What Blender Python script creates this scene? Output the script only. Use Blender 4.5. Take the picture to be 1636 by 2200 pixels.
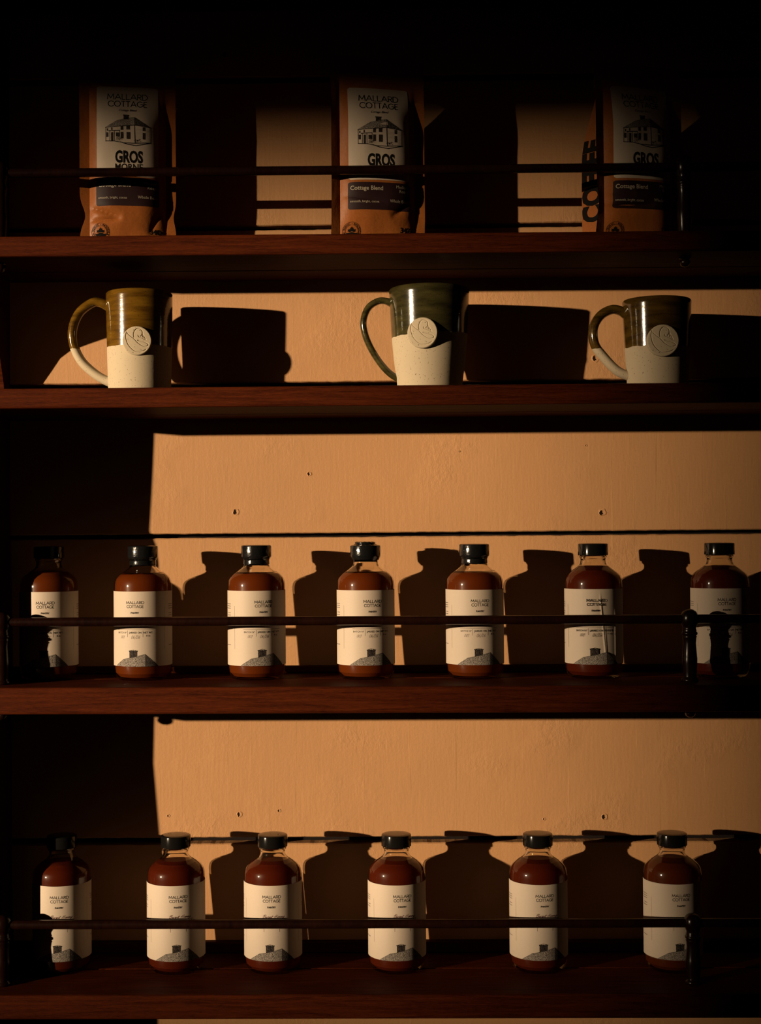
import bpy, bmesh, math, random
from mathutils import Vector, Matrix, noise

random.seed(7)
scene = bpy.context.scene
for o in list(bpy.data.objects):
    bpy.data.objects.remove(o, do_unlink=True)
COL = scene.collection
R_ = math.radians
ZC = 1.35                      # eye height above the floor; all heights below are relative to it

# ------------------------------------------------------------------ camera
YAW, PITCH, ROLL, DW = -.0136, .0177, .0079, 1.5871
def _m3(rows): return Matrix(rows)
_c, _s = math.cos(YAW), math.sin(YAW);     A = _m3(((_c, -_s, 0), (_s, _c, 0), (0, 0, 1)))
_c, _s = math.cos(PITCH), math.sin(PITCH); B = _m3(((1, 0, 0), (0, _c, _s), (0, -_s, _c)))
_c, _s = math.cos(ROLL), math.sin(ROLL);   C = _m3(((_c, 0, -_s), (0, 1, 0), (_s, 0, _c)))
M = C @ B @ A
right, fwd, up = M[0], M[1], M[2]
cam_d = bpy.data.cameras.new('camera')
cam_d.sensor_fit = 'VERTICAL'; cam_d.sensor_height = 36.0; cam_d.sensor_width = 26.77
cam_d.lens = 3056 / 2200 * 36.0
cam_d.clip_start = .05; cam_d.clip_end = 300
cam = bpy.data.objects.new('camera', cam_d); COL.objects.link(cam)
cam.matrix_world = Matrix(((right[0], up[0], -fwd[0], 0),
                           (right[1], up[1], -fwd[1], -DW),
                           (right[2], up[2], -fwd[2], ZC),
                           (0, 0, 0, 1)))
scene.camera = cam

# ------------------------------------------------------------------ world, sun, exposure
world = bpy.data.worlds.new('dim_room'); scene.world = world; world.use_nodes = True
bg = world.node_tree.nodes['Background']
bg.inputs['Color'].default_value = (1.0, .44, .34, 1)
bg.inputs['Strength'].default_value = .005
LAMP = Vector((-8.20, -6.01, ZC + .888))        # small strong lamp far across the room, warm and low
AIM = Vector((-.11, 0.0, ZC - .045))
lamp_d = bpy.data.lights.new('spot_beam', 'SPOT')
lamp_d.energy = 10500.0; lamp_d.color = (1.0, .76, .49); lamp_d.shadow_soft_size = .062
lamp_d.spot_size = math.radians(12.0); lamp_d.spot_blend = .3
lamp = bpy.data.objects.new('spot_beam', lamp_d); COL.objects.link(lamp)
lamp.rotation_mode = 'QUATERNION'
lamp.rotation_quaternion = (AIM - LAMP).to_track_quat('-Z', 'Y')
lamp.location = LAMP
vs = scene.view_settings
vs.view_transform = 'Standard'; vs.look = 'None'; vs.exposure = 0.0; vs.gamma = 1.0
vs.use_curve_mapping = False

# ------------------------------------------------------------------ material helpers
def new_mat(name):
    m = bpy.data.materials.new(name); m.use_nodes = True
    nt = m.node_tree
    return m, nt, nt.nodes, nt.links, nt.nodes['Principled BSDF']

def node(nt, t, **kw):
    n = nt.nodes.new(t)
    for k, v in kw.items():
        if k in n.inputs.keys(): n.inputs[k].default_value = v
        else: setattr(n, k, v)
    return n

def ramp(nt, stops, interp='LINEAR'):
    r = nt.nodes.new('ShaderNodeValToRGB'); cr = r.color_ramp; cr.interpolation = interp
    while len(cr.elements) < len(stops): cr.elements.new(.5)
    for e, (p, c) in zip(cr.elements, stops):
        e.position = p; e.color = (c[0], c[1], c[2], 1) if not isinstance(c, float) else (c, c, c, 1)
    return r

def coords(nt, scale=(1, 1, 1), kind='Object'):
    tc = nt.nodes.new('ShaderNodeTexCoord'); mp = nt.nodes.new('ShaderNodeMapping')
    mp.inputs['Scale'].default_value = scale
    nt.links.new(tc.outputs[kind], mp.inputs['Vector'])
    return mp.outputs['Vector']

def math_n(nt, op, a, b=None, clamp=False):
    n = nt.nodes.new('ShaderNodeMath'); n.operation = op; n.use_clamp = clamp
    for i, v in enumerate((a, b)):
        if v is None: continue
        if isinstance(v, (int, float)): n.inputs[i].default_value = v
        else: nt.links.new(v, n.inputs[i])
    return n.outputs[0]

def mix_col(nt, fac, a, b):
    n = nt.nodes.new('ShaderNodeMix'); n.data_type = 'RGBA'
    for sock, v in ((n.inputs[0], fac), (n.inputs[6], a), (n.inputs[7], b)):
        if isinstance(v, (tuple, list)): sock.default_value = (v[0], v[1], v[2], 1)
        elif isinstance(v, (int, float)): sock.default_value = v
        else: nt.links.new(v, sock)
    return n.outputs[2]

def plain(name, col, rough=.5, spec=.5, coat=0.0):
    m, nt, N, L, P = new_mat(name)
    P.inputs['Base Color'].default_value = (*col, 1); P.inputs['Roughness'].default_value = rough
    P.inputs['Specular IOR Level'].default_value = spec
    P.inputs['Coat Weight'].default_value = coat
    return m

# painted rough boards
def make_paint():
    m, nt, N, L, P = new_mat('cream_paint_on_rough_boards')
    geo = nt.nodes.new('ShaderNodeNewGeometry')
    def mapped(sc):
        mp = nt.nodes.new('ShaderNodeMapping'); mp.inputs['Scale'].default_value = sc
        L.new(geo.outputs['Position'], mp.inputs['Vector']); return mp.outputs['Vector']
    big = node(nt, 'ShaderNodeTexNoise', Scale=6.0, Detail=3.0); L.new(mapped((1, 1, 1)), big.inputs['Vector'])
    cr = ramp(nt, [(.3, (.330, .170, .0735)), (.7, (.362, .187, .0815))]); L.new(big.outputs['Fac'], cr.inputs['Fac'])
    L.new(cr.outputs['Color'], P.inputs['Base Color'])
    P.inputs['Roughness'].default_value = .62; P.inputs['Specular IOR Level'].default_value = .25
    # relief: brush streaks, paint grain, saw lines every couple of centimetres, rough patches
    streak = node(nt, 'ShaderNodeTexNoise', Scale=1.0, Detail=4.0, Roughness=.6); L.new(mapped((260, 260, 34)), streak.inputs['Vector'])
    grain = node(nt, 'ShaderNodeTexNoise', Scale=1.0, Detail=4.0, Roughness=.65); L.new(mapped((330, 330, 330)), grain.inputs['Vector'])
    hor = node(nt, 'ShaderNodeTexNoise', Scale=1.0, Detail=4.0); L.new(mapped((70, 70, 480)), hor.inputs['Vector'])
    patch = node(nt, 'ShaderNodeTexNoise', Scale=1.0, Detail=2.0); L.new(mapped((9, 9, 14)), patch.inputs['Vector'])
    pm = ramp(nt, [(.52, 0.0), (.66, 1.0)]); L.new(patch.outputs['Fac'], pm.inputs['Fac'])
    lump = node(nt, 'ShaderNodeTexNoise', Scale=1.0, Detail=5.0, Roughness=.7); L.new(mapped((150, 150, 110)), lump.inputs['Vector'])
    sx = nt.nodes.new('ShaderNodeSeparateXYZ'); L.new(geo.outputs['Position'], sx.inputs[0])
    w = math_n(nt, 'FRACT', math_n(nt, 'ADD', math_n(nt, 'DIVIDE', sx.outputs['X'], .0253), math_n(nt, 'MULTIPLY', big.outputs['Fac'], .35)))
    line = math_n(nt, 'LESS_THAN', math_n(nt, 'ABSOLUTE', math_n(nt, 'SUBTRACT', w, .5)), .026)
    lm = node(nt, 'ShaderNodeTexNoise', Scale=1.0, Detail=1.0); L.new(mapped((30, 30, 11)), lm.inputs['Vector'])
    lmr = ramp(nt, [(.50, 0.0), (.62, 1.0)]); L.new(lm.outputs['Fac'], lmr.inputs['Fac'])
    h = math_n(nt, 'MULTIPLY', streak.outputs['Fac'], .32)
    h = math_n(nt, 'ADD', h, math_n(nt, 'MULTIPLY', grain.outputs['Fac'], .33))
    h = math_n(nt, 'ADD', h, math_n(nt, 'MULTIPLY', hor.outputs['Fac'], .22))
    h = math_n(nt, 'ADD', h, math_n(nt, 'MULTIPLY', math_n(nt, 'MULTIPLY', lump.outputs['Fac'], pm.outputs['Color']), 1.5))
    h = math_n(nt, 'ADD', h, math_n(nt, 'MULTIPLY', math_n(nt, 'MULTIPLY', line, lmr.outputs['Color']), .8))
    bp = node(nt, 'ShaderNodeBump', Strength=.62, Distance=.0010); L.new(h, bp.inputs['Height'])
    L.new(bp.outputs['Normal'], P.inputs['Normal'])
    return m

def make_wood(name, dark, light, rough=.42, spec=.35, sc=(5, 90, 90)):
    m, nt, N, L, P = new_mat(name)
    v = coords(nt, sc)
    n1 = node(nt, 'ShaderNodeTexNoise', Scale=1.0, Detail=6.0, Roughness=.65, Distortion=.6); L.new(v, n1.inputs['Vector'])
    v2 = coords(nt, (sc[0] * 9, sc[1] * 7, sc[2] * 7))
    n2 = node(nt, 'ShaderNodeTexNoise', Scale=1.0, Detail=3.0, Roughness=.6); L.new(v2, n2.inputs['Vector'])
    f = math_n(nt, 'ADD', math_n(nt, 'MULTIPLY', n1.outputs['Fac'], .6), math_n(nt, 'MULTIPLY', n2.outputs['Fac'], .4))
    cr = ramp(nt, [(.36, dark), (.5, tuple(.5 * (a + b) for a, b in zip(dark, light))), (.64, light)]); L.new(f, cr.inputs['Fac'])
    L.new(cr.outputs['Color'], P.inputs['Base Color'])
    P.inputs['Roughness'].default_value = rough; P.inputs['Specular IOR Level'].default_value = spec
    bp = node(nt, 'ShaderNodeBump', Strength=.25, Distance=.0006); L.new(f, bp.inputs['Height']); L.new(bp.outputs['Normal'], P.inputs['Normal'])
    return m

def make_glass():
    m, nt, N, L, P = new_mat('clear_bottle_glass'); N.remove(P)
    out = N['Material Output']
    tr = node(nt, 'ShaderNodeBsdfTransparent'); tr.inputs['Color'].default_value = (.95, .92, .86, 1)
    gl = node(nt, 'ShaderNodeBsdfGlossy', Roughness=.06)
    lw = node(nt, 'ShaderNodeLayerWeight'); lw.inputs['Blend'].default_value = .5
    fr = math_n(nt, 'ADD', .042, math_n(nt, 'MULTIPLY', math_n(nt, 'POWER', lw.outputs['Facing'], 5.0), .958), True)
    mx = N.new('ShaderNodeMixShader')
    L.new(fr, mx.inputs[0]); L.new(tr.outputs[0], mx.inputs[1]); L.new(gl.outputs[0], mx.inputs[2])
    L.new(mx.outputs[0], out.inputs['Surface'])
    return m

def make_neck_glass():
    m, nt, N, L, P = new_mat('thick_neck_glass')
    P.inputs['Base Color'].default_value = (.97, .93, .84, 1); P.inputs['Roughness'].default_value = .03
    P.inputs['IOR'].default_value = 1.5; P.inputs['Transmission Weight'].default_value = 1.0
    return m

def make_liquid(name, col, tcol):
    m, nt, N, L, P = new_mat(name)
    P.inputs['Base Color'].default_value = (*col, 1); P.inputs['Roughness'].default_value = .35
    P.inputs['Specular IOR Level'].default_value = .08
    tl = node(nt, 'ShaderNodeBsdfTranslucent'); tl.inputs['Color'].default_value = (*tcol, 1)
    mx = N.new('ShaderNodeMixShader'); mx.inputs[0].default_value = .45
    L.new(P.outputs[0], mx.inputs[1]); L.new(tl.outputs[0], mx.inputs[2]); L.new(mx.outputs[0], N['Material Output'].inputs['Surface'])
    return m

def make_paper(name, col, sc=900):
    m, nt, N, L, P = new_mat(name)
    n = node(nt, 'ShaderNodeTexNoise', Scale=float(sc), Detail=2.0); L.new(coords(nt), n.inputs['Vector'])
    cr = ramp(nt, [(.3, tuple(c * .96 for c in col)), (.7, col)]); L.new(n.outputs['Fac'], cr.inputs['Fac'])
    L.new(cr.outputs['Color'], P.inputs['Base Color'])
    P.inputs['Roughness'].default_value = .6; P.inputs['Specular IOR Level'].default_value = .2
    return m

def make_stipple(name, ink, paper, thr):
    m, nt, N, L, P = new_mat(name)
    n = node(nt, 'ShaderNodeTexNoise', Scale=2400.0, Detail=2.0, Roughness=.6); L.new(coords(nt), n.inputs['Vector'])
    cr = ramp(nt, [(thr - .06, ink), (thr + .06, paper)]); L.new(n.outputs['Fac'], cr.inputs['Fac'])
    L.new(cr.outputs['Color'], P.inputs['Base Color']); P.inputs['Roughness'].default_value = .7
    P.inputs['Specular IOR Level'].default_value = .1
    return m

def make_kraft():
    m, nt, N, L, P = new_mat('brown_kraft_paper')
    n = node(nt, 'ShaderNodeTexNoise', Scale=1.0, Detail=5.0, Roughness=.7); L.new(coords(nt, (500, 500, 500)), n.inputs['Vector'])
    cr = ramp(nt, [(.3, (.205, .061, .013)), (.7, (.255, .080, .018))]); L.new(n.outputs['Fac'], cr.inputs['Fac'])
    L.new(cr.outputs['Color'], P.inputs['Base Color'])
    P.inputs['Roughness'].default_value = .42; P.inputs['Specular IOR Level'].default_value = .12
    n2 = node(nt, 'ShaderNodeTexNoise', Scale=1.0, Detail=4.0, Roughness=.5); L.new(coords(nt, (70, 70, 45)), n2.inputs['Vector'])
    bp = node(nt, 'ShaderNodeBump', Strength=.35, Distance=.0018); L.new(n2.outputs['Fac'], bp.inputs['Height']); L.new(bp.outputs['Normal'], P.inputs['Normal'])
    return m

def make_stoneware(name, glaze_a, glaze_b, zline, tilt=0.0):
    """raw speckled clay below the dip line, glossy glaze above it"""
    m, nt, N, L, P = new_mat(name)
    tc = N.new('ShaderNodeTexCoord'); sp = N.new('ShaderNodeSeparateXYZ'); L.new(tc.outputs['Object'], sp.inputs[0])
    wob = node(nt, 'ShaderNodeTexNoise', Scale=70.0, Detail=2.0); L.new(tc.outputs['Object'], wob.inputs['Vector'])
    z = math_n(nt, 'ADD', sp.outputs['Z'], math_n(nt, 'MULTIPLY', math_n(nt, 'SUBTRACT', wob.outputs['Fac'], .5), .004))
    z = math_n(nt, 'ADD', z, math_n(nt, 'MULTIPLY', sp.outputs['X'], tilt))
    mask = math_n(nt, 'GREATER_THAN', z, zline)
    # clay
    vo = node(nt, 'ShaderNodeTexNoise', Scale=820.0, Detail=1.0); L.new(tc.outputs['Object'], vo.inputs['Vector'])
    spk = ramp(nt, [(.700, (.365, .298, .205)), (.745, (.05, .025, .01))]); L.new(vo.outputs['Fac'], spk.inputs['Fac'])
    # glaze: horizontal throwing bands
    mp = N.new('ShaderNodeMapping'); mp.inputs['Scale'].default_value = (25, 25, 130); L.new(tc.outputs['Object'], mp.inputs['Vector'])
    gn = node(nt, 'ShaderNodeTexNoise', Scale=1.0, Detail=4.0, Roughness=.6); L.new(mp.outputs['Vector'], gn.inputs['Vector'])
    gr = ramp(nt, [(.34, glaze_a), (.66, glaze_b)]); L.new(gn.outputs['Fac'], gr.inputs['Fac'])
    gspk = ramp(nt, [(.70, (1, 1, 1)), (.74, (.3, .22, .12))]); L.new(vo.outputs['Fac'], gspk.inputs['Fac'])
    mul = N.new('ShaderNodeMix'); mul.data_type = 'RGBA'; mul.blend_type = 'MULTIPLY'; mul.inputs[0].default_value = 1
    L.new(gr.outputs['Color'], mul.inputs[6]); L.new(gspk.outputs['Color'], mul.inputs[7])
    L.new(mix_col(nt, mask, spk.outputs['Color'], mul.outputs[2]), P.inputs['Base Color'])
    L.new(math_n(nt, 'SUBTRACT', .75, math_n(nt, 'MULTIPLY', mask, .62)), P.inputs['Roughness'])
    L.new(math_n(nt, 'ADD', .15, math_n(nt, 'MULTIPLY', mask, .45)), P.inputs['Specular IOR Level'])
    fine = node(nt, 'ShaderNodeTexNoise', Scale=260.0, Detail=2.0); L.new(tc.outputs['Object'], fine.inputs['Vector'])
    hh = math_n(nt, 'ADD', math_n(nt, 'MULTIPLY', fine.outputs['Fac'], .35), gn.outputs['Fac'])
    bp = node(nt, 'ShaderNodeBump', Strength=.18, Distance=.0007); L.new(hh, bp.inputs['Height']); L.new(bp.outputs['Normal'], P.inputs['Normal'])
    return m

MAT = {}
MAT['paint'] = make_paint()
MAT['wood'] = make_wood('dark_mahogany', (.017, .0026, .0006), (.066, .0120, .0024), rough=.60, spec=.03, sc=(16, 330, 330))
MAT['turned'] = make_wood('polished_dark_wood', (.0045, .0013, .0009), (.011, .0030, .0016), rough=.24, spec=.3, sc=(30, 30, 8))
MAT['plaster'] = plain('grey_brown_plaster', (.10, .075, .055), .9, .1)
MAT['backing'] = plain('black_gap_backing', (.010, .007, .006), .9, .05)
MAT['pit'] = plain('nail_pit_shade', (.012, .007, .005), .9, .05)  # painted shade inside the nail holes
MAT['glass'] = make_glass()
MAT['neck'] = make_neck_glass()
MAT['cap'] = plain('black_bakelite', (.005, .0045, .004), .12, .34)
MAT['wax'] = plain('black_sealing_wax', (.005, .005, .005), .16, .55)
_n = MAT['wax'].node_tree
_nz = node(_n, 'ShaderNodeTexNoise', Scale=420.0, Detail=3.0); _n.links.new(coords(_n), _nz.inputs['Vector'])
_b = node(_n, 'ShaderNodeBump', Strength=.35, Distance=.0007); _n.links.new(_nz.outputs['Fac'], _b.inputs['Height'])
_n.links.new(_b.outputs['Normal'], _n.nodes['Principled BSDF'].inputs['Normal'])
MAT['amber'] = make_liquid('cloudy_amber_syrup', (.125, .026, .0034), (.30, .055, .006))
MAT['red'] = make_liquid('red_amber_syrup', (.078, .0115, .003), (.26, .028, .006))
MAT['orange'] = make_liquid('brown_amber_syrup', (.088, .018, .003), (.24, .045, .006))
PAPER = (.388, .316, .250)
MAT['paper'] = make_paper('cream_label_paper', PAPER)
MAT['ink'] = plain('black_print', (.006, .005, .0045), .7, .04)
MAT['fade'] = plain('grey_rule_print', (.08, .06, .05), .6, .2)
MAT['maroon'] = plain('maroon_print', (.04, .0045, .005), .6, .2)
MAT['brownpen'] = plain('brown_pen_ink', (.05, .022, .015), .6, .2)
MAT['stip_l'] = make_stipple('light_stippled_roof', (.016, .012, .011), (.26, .22, .185), .50)
MAT['stip_d'] = make_stipple('dark_stippled_roof', (.008, .006, .006), (.16, .13, .11), .58)
MAT['stip_c'] = make_stipple('stippled_chimney', (.007, .005, .005), (.12, .09, .075), .60)
MAT['kraft'] = make_kraft()
MAT['maroonlabel'] = make_paper('dark_plum_label', (.014, .0035, .0045))
MAT['cream_ink'] = plain('cream_print', (.32, .27, .20), .6, .2)
MAT['tin'] = plain('kraft_tin_tie', (.20, .12, .065), .4, .4)
MAT['floor'] = make_wood('old_floor_boards', (.05, .025, .012), (.10, .05, .025), sc=(3, 40, 40))

# ------------------------------------------------------------------ mesh helpers
def mesh_obj(name, verts, faces, mat, parent=None, smooth=False, mats=None, fmat=None, sharp=None):
    me = bpy.data.meshes.new(name); me.from_pydata([tuple(v) for v in verts], [], faces)
    for mm in (mats or [mat]): me.materials.append(mm)
    if fmat:
        for p, i in zip(me.polygons, fmat): p.material_index = i
    if smooth:
        for p in me.polygons: p.use_smooth = True
    me.update()
    if sharp: me.set_sharp_from_angle(angle=R_(sharp))
    o = bpy.data.objects.new(name, me); COL.objects.link(o)
    if parent is not None: o.parent = parent
    return o

def empty(name, loc=(0, 0, 0), rz=0.0):
    o = bpy.data.objects.new(name, None); COL.objects.link(o)
    o.empty_display_size = .02; o.location = loc; o.rotation_euler = (0, 0, rz)
    return o

def tag(o, label, cat, group=None):
    o['label'] = label; o['category'] = cat
    if group: o['group'] = group
    return o

def structure(o, label=None):
    o['kind'] = 'structure'
    if label: o['label'] = label
    return o

def lathe(profile, seg=64, close=True):
    """profile [(r, z)...]; r = 0 ends become poles"""
    V, F, rows = [], [], []
    for r, z in profile:
        if r < 1e-7:
            V.append((0, 0, z)); rows.append([len(V) - 1])
        else:
            b = len(V)
            for k in range(seg):
                a = 2 * math.pi * k / seg; V.append((r * math.cos(a), r * math.sin(a), z))
            rows.append(list(range(b, b + seg)))
    for A_, B_ in zip(rows[:-1], rows[1:]):
        if len(A_) == 1 and len(B_) == 1: continue
        for k in range(seg):
            k2 = (k + 1) % seg
            if len(A_) == 1: F.append((A_[0], B_[k2], B_[k]))
            elif len(B_) == 1: F.append((A_[k], A_[k2], B_[0]))
            else: F.append((A_[k], A_[k2], B_[k2], B_[k]))
    return V, F

def smooth_profile(pts, n=4):
    """Catmull-Rom through profile or path points"""
    out = []
    P_ = [Vector(p) for p in pts]
    for i in range(len(P_) - 1):
        p0 = P_[max(i - 1, 0)]; p1 = P_[i]; p2 = P_[i + 1]; p3 = P_[min(i + 2, len(P_) - 1)]
        for k in range(n):
            t = k / n
            out.append(.5 * ((2 * p1) + (p2 - p0) * t + (2 * p0 - 5 * p1 + 4 * p2 - p3) * t * t + (3 * p1 - p0 - 3 * p2 + p3) * t ** 3))
    out.append(P_[-1])
    return out

def rbox(x0, x1, y0, y1, z0, z1, b=.0015, nx=1):
    """box with small rounded long edges (profile in y-z swept along x)"""
    prof = [(y0, z0 + b), (y0 + b * .3, z0 + b * .3), (y0 + b, z0), (y1 - b, z0), (y1 - b * .3, z0 + b * .3), (y1, z0 + b),
            (y1, z1 - b), (y1 - b * .3, z1 - b * .3), (y1 - b, z1), (y0 + b, z1), (y0 + b * .3, z1 - b * .3), (y0, z1 - b)]
    n = len(prof); V, F = [], []
    for i in range(nx + 1):
        x = x0 + (x1 - x0) * i / nx
        V += [(x, y, z) for y, z in prof]
    for i in range(nx):
        for k in range(n):
            k2 = (k + 1) % n; a = i * n
            F.append((a + k, a + n + k, a + n + k2, a + k2))
    F.append(tuple(range(n))); F.append(tuple(reversed(range(nx * n, nx * n + n))))
    return V, F

def tube(path, rad, seg=16, flat=1.0, caps=True):
    """tube along points; rad float or list; flat scales the section out of the path plane (y)"""
    P_ = [Vector(p) for p in path]; V, F = [], []
    n = len(P_)
    for i, p in enumerate(P_):
        t = (P_[min(i + 1, n - 1)] - P_[max(i - 1, 0)]).normalized()
        side = Vector((0, 1, 0)) if abs(t.y) < .9 else Vector((1, 0, 0))
        nrm = t.cross(side).normalized(); side = nrm.cross(t).normalized()
        r = rad[i] if isinstance(rad, (list, tuple)) else rad
        for k in range(seg):
            a = 2 * math.pi * k / seg
            V.append(p + nrm * (r * math.cos(a)) + side * (r * flat * math.sin(a)))
    for i in range(n - 1):
        for k in range(seg):
            k2 = (k + 1) % seg
            F.append((i * seg + k, i * seg + k2, (i + 1) * seg + k2, (i + 1) * seg + k))
    if caps:
        F.append(tuple(reversed(range(seg)))); F.append(tuple(range((n - 1) * seg, n * seg)))
    return V, F

# ------------------------------------------------------------------ printed artwork in millimetres (x right, y down)
_glyph = {}
def font_mesh(s, bold=0.0, shear=0.0):
    key = (s, bold, shear)
    if key not in _glyph:
        cu = bpy.data.curves.new('t', 'FONT'); cu.body = s; cu.size = 1.0; cu.resolution_u = 3; cu.offset = bold; cu.shear = shear
        ob = bpy.data.objects.new('t', cu); COL.objects.link(ob)
        dg = bpy.context.evaluated_depsgraph_get()
        me = bpy.data.meshes.new_from_object(ob.evaluated_get(dg))
        V = [(v.co.x, v.co.y) for v in me.vertices]; F = [tuple(p.vertices) for p in me.polygons]
        bpy.data.objects.remove(ob, do_unlink=True); bpy.data.curves.remove(cu); bpy.data.meshes.remove(me)
        _glyph[key] = (V, F)
    return _glyph[key]
CAPH = max(v[1] for v in font_mesh('H')[0])

def arc(cx, cy, rx, ry, a0, a1, n=12):
    return [(cx + rx * math.cos(R_(a0 + (a1 - a0) * i / n)), cy + ry * math.sin(R_(a0 + (a1 - a0) * i / n))) for i in range(n + 1)]
LET = {   # plain geometric capitals: width, strokes
    'M': (.95, [[(0, 0), (.09, 1), (.475, .22), (.86, 1), (.95, 0)]]),
    'A': (.88, [[(0, 0), (.44, 1), (.88, 0)], [(.15, .32), (.73, .32)]]),
    'L': (.46, [[(0, 1), (0, 0), (.46, 0)]]),
    'R': (.56, [[(0, 0), (0, 1), (.27, 1)] + arc(.27, .735, .26, .265, 80, -90, 8) + [(0, .47)], [(.25, .47), (.56, 0)]]),
    'P': (.53, [[(0, 0), (0, 1), (.27, 1)] + arc(.27, .735, .26, .265, 80, -90, 8) + [(0, .47)]]),
    'D': (.74, [[(0, 0), (0, 1), (.24, 1)] + arc(.24, .5, .5, .5, 85, -85, 14) + [(.24, 0), (0, 0)]]),
    'C': (.86, [arc(.5, .5, .5, .5, 42, 318, 20)]),
    'O': (1.0, [arc(.5, .5, .5, .5, 0, 360, 26)]),
    'T': (.62, [[(0, 1), (.62, 1)], [(.31, 1), (.31, 0)]]),
    'G': (.97, [arc(.5, .5, .5, .5, 45, 345, 22) + [(.985, .47), (.56, .47)]]),
    'E': (.46, [[(.46, 1), (0, 1), (0, 0), (.46, 0)], [(0, .52), (.42, .52)]]),
    'N': (.74, [[(0, 0), (0, 1), (.74, 0), (.74, 1)]]),
    'Y': (.68, [[(0, 1), (.34, .5), (.68, 1)], [(.34, .5), (.34, 0)]]),
}
CUR = {   # joined handwriting: advance, strokes
    'B': (1.25, [[(.1, 1.2), (.5, 1.9), (.75, 2.1), (.55, 1.2), (.35, 0)], [(.62, 1.9), (1.1, 2.1), (1.3, 1.7), (.75, 1.15), (1.15, .9), (1.0, .2), (.4, 0)]]),
    'H': (1.35, [[(.2, 0), (.75, 2.1)], [(.75, 0), (1.35, 2.05)], [(.1, .9), (.6, 1.05), (1.2, 1.2)]]),
    'C': (1.15, [[(1.2, 1.8), (1.05, 2.1), (.6, 1.8), (.3, .9), (.4, .1), (.8, .05), (1.15, .4)]]),
    'u': (.85, [[(0, .3), (.3, 1), (.25, .2), (.4, 0), (.75, .9), (.65, .15), (.85, .2)]]),
    'r': (.7, [[(0, .2), (.3, .95), (.6, .9), (.5, .1), (.7, .2)]]),
    'n': (.85, [[(0, .1), (.2, .95), (.15, 0), (.45, .9), (.65, .8), (.6, .1), (.85, .25)]]),
    't': (.55, [[(0, .2), (.45, 1.6), (.25, .15), (.55, .2)], [(.1, 1.15), (.8, 1.2)]]),
    'o': (.75, [[(0, .2), (.25, .8), (.55, .9), (.6, .4), (.3, 0), (.15, .4), (.4, .9), (.75, .7)]]),
    'e': (.65, [[(0, .3), (.45, .6), (.4, .95), (.15, .7), (.15, .1), (.4, 0), (.65, .3)]]),
    'y': (.85, [[(0, .8), (.1, .2), (.35, .1), (.7, 1.0), (.45, -.6), (.1, -1.0), (.3, -.5), (.85, .3)]]),
    'a': (.8, [[(.55, .85), (.2, .8), (.1, .2), (.35, .05), (.6, .9), (.55, .1), (.8, .25)]]),
    'b': (.75, [[(0, .3), (.5, 1.9), (.35, 2.0), (.2, .2), (.5, .05), (.6, .7), (.75, .7)]]),
    'h': (.85, [[(0, .3), (.5, 1.9), (.35, 2.0), (.15, 0), (.45, .9), (.65, .8), (.6, .1), (.85, .25)]]),
    'i': (.45, [[(0, .2), (.25, .95), (.2, .1), (.45, .25)]]),
    '&': (1.0, [[(.9, .1), (.4, 1.1), (.6, 1.4), (.7, 1.1), (.2, .4), (.4, 0), (.8, .5)]]),
    ' ': (.6, []),
    '0': (.8, [[(.4, 1.5), (.1, .9), (.2, .1), (.5, 0), (.7, .8), (.55, 1.4), (.4, 1.5)]]),
    '1': (.5, [[(.1, 1.1), (.4, 1.5), (.25, -.3)]]),
    '2': (.85, [[(.1, 1.1), (.4, 1.5), (.65, 1.2), (.1, .05), (.75, .1)]]),
    '6': (.8, [[(.6, 1.5), (.2, .9), (.15, .2), (.45, 0), (.65, .4), (.4, .7), (.2, .4)]]),
    '/': (.6, [[(.1, -.4), (.6, 1.8)]]),
}

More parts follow.
